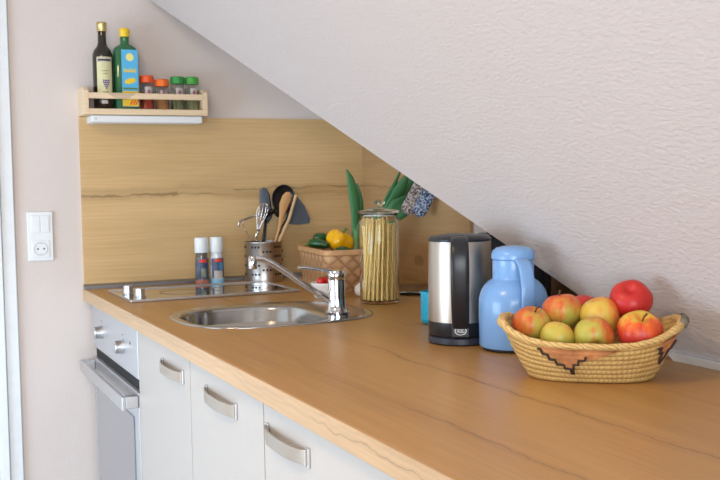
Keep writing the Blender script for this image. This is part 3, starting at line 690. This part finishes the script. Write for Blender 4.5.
# spaghetti strands
proto_me = None
random.seed(11)
idx = 0
placed = []
for k in range(44):
    ring = 0 if k < 20 else (1 if k < 34 else 2)
    cnt, rad = ((20, 0.0445), (14, 0.033), (10, 0.019))[ring]
    a = 2 * PI * (k - (0, 20, 34)[ring]) / cnt + random.uniform(-0.05, 0.05)
    tw = 0.55 + 0.38 * math.sin(a + ring) + random.uniform(-0.03, 0.03)
    L = random.uniform(0.205, 0.224)
    b = Vector((rad * math.cos(a), rad * math.sin(a), 0.0092)); e_ = Vector((rad * math.cos(a + tw), rad * math.sin(a + tw), 0.0092 + L))
    b = b * 1.0
    if proto_me is None:
        s0 = obj('spaghetti_strand', tube(NB(), [(0, 0, 0), (0, 0, 0.5), (0, 0, 1)], 0.0031, 8), m_pasta, None, smooth='auto'); proto_me = s0.data; o = s0
    else:
        o = s0.copy(); C.objects.link(o)
    tag(o, 'pale yellow spaghetti strand standing in the glass storage jar', 'pasta', 'spaghetti in the glass jar')
    d = e_ - b
    o.location = Vector((0.655, -0.893, TZ + 0.0003)) + b; o.rotation_mode = 'QUATERNION'; o.rotation_quaternion = Vector((0, 0, 1)).rotation_difference(d.normalized())
    o.scale = (1, 1, d.length)

# ---------------------------------------------------------------- tomato bowl, garlic, tray
tb = thing('small_white_bowl', 'small white ceramic bowl of cherry tomatoes behind the tap', 'bowl', (0.578, -0.705, TZ + 0.0003))
obj('bowl', lat([(0, 0), (0.038, 0), (0.041, 0.003), (0.050, 0.040), (0.051, 0.046), (0.048, 0.046), (0.0385, 0.010), (0, 0.009)], n=44), m_ceramic, tb, smooth=True)
tl = ['leftmost cherry tomato in the white bowl', 'middle cherry tomato in the white bowl, at the front', 'cherry tomato at the right of the white bowl, partly behind the tap', 'cherry tomato at the back of the white bowl']
for (dx, dy, dz), lab in zip(((-0.024, -0.008, 0.050), (0.002, -0.022, 0.048), (0.024, -0.002, 0.050), (0.002, 0.020, 0.048)), tl):
    t = thing('cherry_tomato', lab, 'tomato', (0.578 + dx, -0.705 + dy, TZ + dz), random.uniform(0, 6), 'cherry tomatoes in the white bowl')
    obj('fruit', blob(NB(), (0, 0, 0), 0.0135, 0.0135, 0.0128, n=20, m_=12), m_tomato, t, smooth=True)
    bm = NB()
    for q in range(5):
        a = q * 2 * PI / 5; tube(bm, [(0, 0, 0.0130), (0.005 * math.cos(a), 0.005 * math.sin(a), 0.0135), (0.009 * math.cos(a), 0.009 * math.sin(a), 0.0115)], [0.0012, 0.001, 0.0004], 5)
    obj('calyx', bm, m_stem, t)
gl = thing('garlic_bulb', 'white garlic bulb between the woven basket and the pasta jar', 'garlic', (0.676, -0.737, TZ + 0.0005))
bm = NB(); rings = []
for r, z in ((0.004, 0), (0.017, 0.002), (0.025, 0.010), (0.0275, 0.020), (0.024, 0.031), (0.013, 0.040), (0.006, 0.046), (0.004, 0.058), (0.003, 0.062)):
    rings.append([(r * (1 - 0.05 * abs(math.cos(4.5 * 2 * PI * k / 36))) * math.cos(2 * PI * k / 36), r * (1 - 0.05 * abs(math.cos(4.5 * 2 * PI * k / 36))) * math.sin(2 * PI * k / 36), z) for k in range(36)])
obj('bulb', loft(bm, rings), m_garlic, gl, smooth=True)
ry = thing('round_metal_tray', 'shiny round metal dish lying flat between the pasta jar and the kettle', 'dish', (0.885, -0.70, TZ + 0.0003))
obj('dish', lat([(0, 0), (0.09, 0), (0.095, 0.001), (0.122, 0.008), (0.127, 0.009), (0.128, 0.010), (0.126, 0.0115), (0.120, 0.0105), (0.092, 0.0035), (0, 0.003)], n=72), M_('dark_steel', (0.36, 0.33, 0.31), 0.2, 1.0), ry, smooth=True)

# ---------------------------------------------------------------- turquoise tumbler
tq = thing('turquoise_tumbler', 'turquoise ribbed tumbler peeking out from behind the kettle', 'tumbler', (0.584, -1.34, TZ + 0.0003))
prof = [(0, 0), (0.026, 0), (0.033, 0.004), (0.036, 0.012)]
for i in range(10): prof += [(0.036, 0.014 + i * 0.006), (0.0352, 0.017 + i * 0.006)]
prof += [(0.036, 0.076), (0.034, 0.077), (0.033, 0.010), (0, 0.008)]
obj('cup', lat(prof, n=40), m_turq, tq, smooth=True)

# ---------------------------------------------------------------- black toaster and board in the recess
to = thing('black_toaster', 'black toaster in the dark recess behind the kettle and blue jug', 'toaster', (0.868, -1.235, TZ + 0.0003), math.radians(-31))
bm = loft(NB(), [superell(0, 0, 0.092, 0.075, 6, 48, z) if i in (1, 2) else superell(0, 0, 0.088, 0.070, 6, 48, z) for i, z in enumerate((0.012, 0.018, 0.185, 0.197))])
obj('body', bm, m_black, to, smooth='auto')
obj('slot', bx(-0.065, 0.065, -0.032, -0.010, 0.1972, 0.1985), m_blackm, to); obj('slot', bx(-0.065, 0.065, 0.012, 0.034, 0.1972, 0.1985), m_blackm, to)
obj('lever', bx(0.0925, 0.108, -0.014, 0.014, 0.12, 0.132), m_black, to, bevel=0.002)
for a in (-0.06, 0.06):
    for b in (-0.045, 0.045): obj('foot', lat([(0, 0), (0.009, 0), (0.009, 0.0118), (0, 0.0118)], n=16, c=(a, b, 0)), m_blackm, to)
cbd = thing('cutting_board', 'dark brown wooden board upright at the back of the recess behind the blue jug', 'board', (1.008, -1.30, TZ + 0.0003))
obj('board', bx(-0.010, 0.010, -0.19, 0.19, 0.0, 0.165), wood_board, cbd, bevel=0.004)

# ---------------------------------------------------------------- speckled mitts on the side wall
def speckled(name, a, b, c):
    g = G(name); vo = g.n('ShaderNodeTexVoronoi'); g.set(vo, 'Vector', g.co()); vo.inputs['Scale'].default_value = 240
    sp_ = g.xyz(vo.outputs['Color'])[0]
    g.color(g.ramp(sp_, [(0.2, a), (0.5, b), (0.8, c)])); g.b.inputs['Roughness'].default_value = 0.95; g.bump(vo.outputs['Distance'], 0.6, 0.003); return g.m
def mitt(label, loc, tilt, m_, w_=0.030, L=0.16):
    t = thing('speckled_oven_cloth', label, 'oven cloth', loc, 0, 'speckled cloths hanging in the corner')
    tf = Matrix.Rotation(math.radians(-25), 4, 'Z') @ Matrix.Rotation(tilt, 4, 'Y')
    rings = []
    for z, k in ((0, 0.45), (0.006, 0.80), (0.016, 0.97), (0.03, 1.0), (L * 0.6, 1.0), (L - 0.01, 0.95), (L, 0.8)):
        rings.append([tf @ Vector((x, y, z)) for x, y, _ in superell(0, 0, w_ * k, 0.011 * k, 3, 28)])
    obj('cloth', loft(NB(), rings), m_, t, smooth=True)
    top = tf @ Vector((0, 0, L - 0.004))
    obj('hanging_loop', tube(NB(), [top, top + Vector((0.004, 0.0, 0.018)), (1.0165 - loc[0], top.y, top.z + 0.024)], 0.002, 8), m_grey, t, smooth=True)
mitt('brown and cream speckled cloth hanging beside the leek leaves', (0.941, -0.50, 1.130), 0.50, speckled('speckled_brown', (0.12, 0.08, 0.07), (0.34, 0.26, 0.22), (0.62, 0.55, 0.50)), 0.0235, 0.13)
mitt('blue and white speckled cloth hanging right of the brown one', (0.952, -0.560, 1.124), 0.50, speckled('speckled_blue', (0.03, 0.05, 0.10), (0.14, 0.20, 0.32), (0.50, 0.56, 0.66)), 0.0225, 0.11)

# ---------------------------------------------------------------- kettle
kt = thing('electric_kettle', 'brushed steel electric kettle with black lid, handle and base', 'kettle', (0.4975, -1.600, TZ + 0.0003), math.radians(-120.5))
kr = 0.0665
obj('power_base', lat([(0, 0), (0.060, 0), (kr + 0.001, 0.003), (kr + 0.001, 0.014), (kr - 0.003, 0.0165), (0, 0.0165)], n=56), M_('base_plastic', (0.03, 0.035, 0.05), 0.35, vary=0.02), kt, smooth='auto')
obj('lower_band', lat([(0, 0.018), (kr - 0.001, 0.018), (kr, 0.020), (kr, 0.046), (0, 0.046)], n=56), m_black, kt, smooth='auto')
obj('steel_body', lat([(0, 0.0463), (kr - 0.0006, 0.0463), (kr - 0.0006, 0.12), (kr - 0.002, 0.209), (0, 0.209)], n=72), m_kettle, kt, smooth='auto')
obj('lid', lat([(0, 0.2093), (kr - 0.0015, 0.2093), (kr - 0.001, 0.214), (kr - 0.006, 0.219), (0.03, 0.2235), (0, 0.2245)], n=56), m_black, kt, smooth='auto')
# handle: local +X faces the viewer
hp = [(0.058, 0, 0.214), (0.078, 0, 0.213), (0.096, 0, 0.200), (0.103, 0, 0.170), (0.101, 0, 0.130), (0.095, 0, 0.095), (0.082, 0, 0.062), (0.0690, 0, 0.040)]
P = smoothpath(hp, 5); rings = []
for i, p in enumerate(P):
    t = (P[min(i + 1, len(P) - 1)] - P[max(i - 1, 0)]).normalized(); n = Vector((-t.z, 0, t.x)); wd = 0.0165 + 0.002 * math.sin(i / len(P) * PI); th = 0.0075
    rings.append([p + Vector((0, 1, 0)) * wd * x + n * th * y for x, y, _ in superell(0, 0, 1, 1, 3.5, 20)])
hd = obj('handle', loft(NB(), rings), m_black, kt, smooth=True)
obj('handle_foot', bx(kr - 0.002, kr + 0.008, -0.0185, 0.0185, 0.018, 0.047), m_black, hd, bevel=0.003)
# small silver emblem on the foot of the handle
bm = NB(); xe = kr + 0.0084
lathe(bm, [(0.0095, 0), (0.0108, 0), (0.0108, 0.0005), (0.0095, 0.0005), (0.0095, 0)], n=32, tf=Matrix.Translation((xe, 0, 0.0325)) @ Matrix.Rotation(PI / 2, 4, 'Y') @ Matrix.Diagonal((0.78, 1.1, 1, 1)))
for y0 in (-0.0072, -0.0020, 0.0032):
    for a in ((0, 0.0008, 0, 0.007), (0.0032, 0.004, 0, 0.007 if y0 < 0 else 0.004), (0, 0.004, 0.0062, 0.007), (0, 0.004, 0, 0.0008) if y0 > -0.003 else (0, 0.004, 0.003, 0.0038)):
        box(bm, xe, xe + 0.0005, y0 + a[0], y0 + a[1], 0.029 + a[2], 0.029 + a[3])
obj('emblem', bm, m_capw, hd)
obj('lid_button', bx(0.040, 0.060, -0.010, 0.010, 0.2185, 0.2235), m_black, kt, bevel=0.0015)
obj('spout', prism(NB(), [(-0.060, -0.02, 0.19), (-0.060, 0.02, 0.19), (-0.078, 0.0, 0.19)], (0, 0, 0.0188)), m_kettle, kt, bevel=0.001)

# ---------------------------------------------------------------- blue vacuum jug
th_ = thing('vacuum_jug', 'light blue vacuum jug with domed lid beside the kettle', 'jug', (0.541, -1.731, TZ + 0.0003), math.radians(-104))
obj('base_ring', lat([(0, 0), (0.060, 0), (0.062, 0.002), (0.062, 0.006), (0, 0.006)], n=56), m_blackm, th_, smooth='auto')
obj('body', lat([(0, 0.0062), (0.065, 0.0062), (0.0675, 0.010), (0.068, 0.088), (0.067, 0.103), (0.0635, 0.115), (0.057, 0.126), (0.049, 0.134), (0.0425, 0.138), (0.0405, 0.141), (0.0405, 0.176), (0, 0.176)], n=64), m_blue, th_, smooth='auto')
obj('lid', lat([(0, 0.1763), (0.0395, 0.1763), (0.0400, 0.1778), (0.0425, 0.1785), (0.0425, 0.186), (0.040, 0.194), (0.033, 0.1995), (0.018, 0.203), (0, 0.204)], n=56), m_blue, th_, smooth='auto')
hp = [(0.036, 0, 0.176), (0.052, 0, 0.176), (0.069, 0, 0.166), (0.082, 0, 0.140), (0.086, 0, 0.108), (0.080, 0, 0.078), (0.068, 0, 0.060)]
P = smoothpath(hp, 6); rings = []
for i, p in enumerate(P):
    t = (P[min(i + 1, len(P) - 1)] - P[max(i - 1, 0)]).normalized(); n = Vector((-t.z, 0, t.x)); wd = 0.0135
    rings.append([p + Vector((0, 1, 0)) * wd * x + n * 0.0045 * y for x, y, _ in superell(0, 0, 1, 1, 3, 20)])
obj('handle', loft(NB(), rings), m_blue, th_, smooth=True)

# ---------------------------------------------------------------- fruit basket
FB = thing('fruit_basket', 'oval coiled straw basket full of apples on the worktop', 'basket', (0.494, -2.032, TZ + 0.0003), math.atan2(-0.623, 0.782))
def FP(th, t, off=0.0):
    c, s = math.cos(th), math.sin(th)
    h = 0.064 + 0.030 * abs(c) ** 3 + (0.012 * s if s > 0 else 0)
    a = 0.100 + 0.048 * t ** 0.9; b = 0.060 + 0.036 * t ** 0.9
    k = 1 + 0.014 * abs(math.sin(t * 8 * PI)) + 0.006 * math.sin(th * 5 + t * 9) + 0.004 * math.sin(th * 17 - t * 5) * (1 if off == 0 else 1)
    e = 2.4; x = math.copysign(abs(c) ** (2 / e), c); y = math.copysign(abs(s) ** (2 / e), s)
    return Vector(((a * k + off) * x, (b * k + off) * y, t * h))
g = G('coiled_straw'); co = g.co()
X = g.xyz(co); ang = g.math('ARCTAN2', g.math('MULTIPLY', X[1], 1.6), X[0])
cs = g.math('ABSOLUTE', g.math('COSINE', ang)); hh = g.math('ADD', g.math('MULTIPLY', g.math('POWER', cs, 3.0), 0.030), 0.064)
tt = g.math('DIVIDE', X[2], hh)
row = g.math('ABSOLUTE', g.math('SINE', g.math('MULTIPLY', tt, 8 * PI)))
stc = g.math('ABSOLUTE', g.math('SINE', g.math('ADD', g.math('ADD', g.math('MULTIPLY', ang, 46.0), g.math('MULTIPLY', g.noise(co, 30, 2), 5.0)), g.math('MULTIPLY', g.math('FLOOR', g.math('MULTIPLY', tt, 8.0)), 1.1))))
hgt = g.math('ADD', g.math('MULTIPLY', g.math('POWER', row, 0.5), 0.6), g.math('MULTIPLY', g.math('POWER', stc, 0.5), 0.55))
base = g.mix(g.noise(g.mapping(co, (1, 1, 1)), 45, 4, 0.7), (0.50, 0.29, 0.075), (0.82, 0.575, 0.215))
g.color(g.mix(g.math('MULTIPLY', g.math('SUBTRACT', 1.0, g.math('MULTIPLY', g.math('POWER', row, 0.4), g.math('ADD', g.math('MULTIPLY', g.math('POWER', stc, 0.5), 0.55), 0.45))), 0.75), base, (0.30, 0.17, 0.06)))
g.b.inputs['Roughness'].default_value = 0.7; g.bump(hgt, 0.7, 0.003); m_straw = g.m
NT, NH = 120, 42
rings = [[FP(2 * PI * k / NT, j / NH) for k in range(NT)] for j in range(NH + 1)]
inner = []
for j in range(NH, -1, -6):
    row_ = []
    for k in range(NT):
        p = FP(2 * PI * k / NT, max(j / NH, 0.05)); q = Vector((p.x * 0.945, p.y * 0.915, max(p.z, 0.030))); row_.append(q)
    inner.append(row_)
obj('woven_body', loft(NB(), rings + inner), m_straw, FB, smooth=True)
g = G('wrapped_straw_rim'); co = g.co(); X = g.xyz(co); ang = g.math('ARCTAN2', g.math('MULTIPLY', X[1], 1.6), X[0])
tw = g.math('ABSOLUTE', g.math('SINE', g.math('ADD', g.math('MULTIPLY', ang, 38.0), g.math('ADD', g.math('MULTIPLY', X[2], 420.0), g.math('MULTIPLY', g.noise(co, 40, 2), 9.0)))))
base = g.mix(g.noise(co, 60, 3, 0.7), (0.55, 0.33, 0.095), (0.84, 0.61, 0.26))
g.color(g.mix(g.math('POWER', tw, 0.5), (0.36, 0.20, 0.07), base)); g.b.inputs['Roughness'].default_value = 0.7; g.bump(tw, 0.55, 0.002); m_rimstraw = g.m
rp = []; rad = []
for k in range(NT):
    a = 2 * PI * k / NT; p = FP(a, 1.0); rp.append(Vector((p.x * 0.985, p.y * 0.975, p.z + 0.001))); rad.append(0.0050 + 0.0030 * abs(math.cos(a)) ** 6 + 0.0004 * math.sin(a * 23))
obj('rim', tube(NB(), rp, rad, 14, closed=True), m_rimstraw, FB, smooth=True)
m_motif = M_('terracotta_straw', (0.50, 0.21, 0.08), 0.75, vary=0.45); m_dk = M_('dark_thread', (0.05, 0.025, 0.02), 0.8)
def surf_patch(f0, f1, n=24, m_=12, off=0.0022):
    """patch lying on the basket wall; f0/f1 give lower and upper t at angle fraction"""
    bm = NB(); a0, a1 = math.radians(f0[0]), math.radians(f0[1]); G1 = []; G2 = []
    for i in range(n + 1):
        s = i / n; th = a0 + (a1 - a0) * s; lo = f1(s)
        G1.append([bm.verts.new(FP(th, lo + (0.93 - lo) * j / m_, off)) for j in range(m_ + 1)])
        G2.append([bm.verts.new(FP(th, lo + (0.93 - lo) * j / m_, off - 0.0018)) for j in range(m_ + 1)])
    for i in range(n):
        for j in range(m_):
            bm.faces.new((G1[i][j], G1[i + 1][j], G1[i + 1][j + 1], G1[i][j + 1])); bm.faces.new((G2[i][j], G2[i][j + 1], G2[i + 1][j + 1], G2[i + 1][j]))
    for i in range(n):
        for j in (0, m_): bm.faces.new((G1[i][j], G2[i][j], G2[i + 1][j], G1[i + 1][j]))
    for i in (0, n):
        for j in range(m_): bm.faces.new((G1[i][j], G1[i][j + 1], G2[i][j + 1], G2[i][j]))
    return bm
lo = lambda s: 0.90 - 0.52 * (1 - abs(s - 0.42) / 0.42) if s < 0.42 else (0.38 + 0.52 * ((s - 0.42) / 0.58) ** 0.7)
mo = obj('woven_motif', surf_patch((-117, -75), lo), m_motif, FB, smooth='auto'); mo['label'] = 'terracotta triangle woven into the basket front'
def thread(steps):
    P = [FP(math.radians(a), t, 0.0035) for a, t in steps]; return tube(NB(), P, 0.0021, 6)
obj('motif_outline', thread([(-120, 0.86), (-117.5, 0.86), (-117, 0.74), (-113.5, 0.74), (-113, 0.62), (-109, 0.62), (-108.5, 0.50), (-104, 0.50), (-103.5, 0.40), (-100, 0.40), (-99.5, 0.26), (-98.5, 0.26), (-98, 0.40), (-97.5, 0.52), (-95, 0.52), (-94.5, 0.64), (-91.5, 0.64), (-91, 0.74)]), m_dk, mo)
lo2 = lambda s: 0.86 - 0.45 * (1 - abs(2 * s - 1))
m2 = obj('woven_motif', surf_patch((-44, -22), lo2), m_motif, FB, smooth='auto')
obj('motif_outline', thread([(-46, 0.80), (-42, 0.80), (-41, 0.66), (-37, 0.66), (-36, 0.52), (-33, 0.40), (-30, 0.52), (-28, 0.66), (-24, 0.66), (-21, 0.80)]), m_dk, m2)
bm = tube(NB(), [FP(math.radians(a), 1.0, 0.002) + Vector((0.001, 0, 0.004)) for a in (-16, -10, -4, 2, 8)], 0.0075, 12)
obj('rim_binding', bm, M_('dark_binding', (0.14, 0.12, 0.09), 0.8, vary=0.4), FB, smooth=True)['label'] = 'dark binding on the right end of the rim'

# ---------------------------------------------------------------- apples
def apple_mat(name, red, mid, yel, blush_dir, amount, sc_=1.0):
    g = G(name); co = g.co(); d = g.n('ShaderNodeVectorMath', operation='DOT_PRODUCT'); g.set(d, 0, co); d.inputs[1].default_value = Vector(blush_dir).normalized()
    streak = g.noise(g.mapping(co, (130, 130, 26)), 1.0, 3, 0.6); blot = g.noise(co, 32, 2)
    f = g.math('ADD', g.math('MULTIPLY', d.outputs['Value'], 12.0 * sc_), g.math('ADD', g.math('MULTIPLY', g.math('SUBTRACT', streak, 0.5), 0.75), g.math('ADD', g.math('MULTIPLY', g.math('SUBTRACT', blot, 0.5), 0.9), amount)))
    col = g.ramp(f, [(0.12, yel), (0.45, mid), (0.85, red)])
    sp_ = g.n('ShaderNodeTexVoronoi'); g.set(sp_, 'Vector', co); sp_.inputs['Scale'].default_value = 170
    col = g.mix(g.math('MULTIPLY', g.math('LESS_THAN', sp_.outputs['Distance'], 0.10), 0.35), col, (0.80, 0.55, 0.22))
    g.color(col); g.b.inputs['Roughness'].default_value = 0.40; g.b.inputs['Specular IOR Level'].default_value = 0.4; return g.m
RED, ORG, YEL, GRN = (0.50, 0.035, 0.022), (0.60, 0.17, 0.035), (0.64, 0.43, 0.07), (0.46, 0.40, 0.065)
def apple(label, pos, r, mat, tilt=(0, 0), squash=0.92, stem=True):
    u_ = Vector((0.782, -0.623, 0)); n_ = Vector((0.623, 0.782, 0))
    loc = Vector((0.493, -2.031, TZ - 0.004)) + u_ * pos[0] * 0.965 + n_ * pos[1] + Vector((0, 0, pos[2]))
    t = thing('apple', label, 'apple', loc, 0, 'apples in the straw basket'); rings = []
    rot = Matrix.Rotation(tilt[1], 4, 'Z') @ Matrix.Rotation(tilt[0], 4, 'X')
    for j in range(33):
        p = PI * j / 32
        rad = r * math.sin(p) * (1 + 0.06 * math.cos(PI - p))
        z = -math.cos(p) * r * squash
        z -= r * 0.30 * math.exp(-(math.sin(p) / 0.26) ** 2) * (1 if p > PI / 2 else -0.55)
        rings.append([rot @ Vector((max(rad, r * 0.004) * (1 + 0.025 * math.cos(5 * a)) * math.cos(a), max(rad, r * 0.004) * (1 + 0.025 * math.cos(5 * a)) * math.sin(a), z)) for a in [2 * PI * k / 40 for k in range(40)]])
    obj('flesh', loft(NB(), rings), mat, t, smooth=True)
    if stem:
        obj('stem', tube(NB(), [rot @ Vector(q) for q in ((0, 0, r * squash * 0.70), (0.001, 0.0, r * squash * 0.92), (0.004, -0.001, r * squash * 1.14))], [0.0013, 0.0013, 0.0020], 8), m_brownstem, t, smooth=True)
    zb = -r * squash * 0.84
    bm = NB()
    for q in range(5):
        a = q * 2 * PI / 5; tube(bm, [rot @ Vector((0.0015 * math.cos(a), 0.0015 * math.sin(a), zb)), rot @ Vector((0.004 * math.cos(a), 0.004 * math.sin(a), zb - 0.0035))], [0.0012, 0.0005], 5)
    obj('calyx', bm, m_brownstem, t)
V = (-0.42, -0.8, 0.1)      # roughly the side seen from the room
apple('apple at the left end of the basket, red shoulder over yellow-green', (-0.098, 0.002, 0.0905), 0.0325, apple_mat('apple_a', RED, ORG, GRN, (-0.8, 0.4, 0.5), 0.30), (0.35, 0.2))
apple('low greenish-yellow apple mostly hidden behind the front rim, second from left', (-0.0525, -0.038, 0.0735), 0.029, apple_mat('apple_b', ORG, YEL, GRN, (0.3, 0.2, 0.9), 0.25), (0.6, 2.0))
apple('dull green apple in the middle front with its calyx end facing out', (0.008, -0.032, 0.0770), 0.0335, apple_mat('apple_c', RED, ORG, GRN, (0.7, -0.5, 0.5), 0.15), (2.05, -0.45), stem=False)
apple('orange-red apple with yellow top and brown stem at the right of the basket', (0.0845, -0.031, 0.0850), 0.0365, apple_mat('apple_d', RED, (0.74, 0.12, 0.02), (0.66, 0.44, 0.05), (-0.1, -0.2, -1.0), 0.66, 1.4), (0.55, -0.35))
apple('large apple with red top and lime-yellow lower side behind the left apples', (-0.048, 0.038, 0.1085), 0.0345, apple_mat('apple_e', RED, ORG, GRN, (-0.3, 0.5, 0.9), 0.40), (-0.15, 0.6))
apple('small glimpse of a red apple at the very back of the basket', (-0.010, 0.082, 0.1080), 0.027, apple_mat('apple_f', RED, RED, ORG, (0, 0, 1), 0.8), (0.1, 0.3), stem=False)
apple('yellow-orange apple at the back centre of the basket', (0.019, 0.030, 0.1020), 0.0335, apple_mat('apple_g', RED, (0.72, 0.25, 0.04), YEL, (0.9, -0.2, 0.2), 0.25), (-0.3, 1.2), stem=False, squash=1.0)
apple('bright red apple sitting on top at the right', (0.0715, 0.048, 0.1270), 0.0362, apple_mat('apple_h', (0.50, 0.022, 0.018), (0.56, 0.035, 0.02), (0.64, 0.15, 0.03), (-0.3, -0.4, -0.2), 0.85), (0.75, -0.75), stem=False)
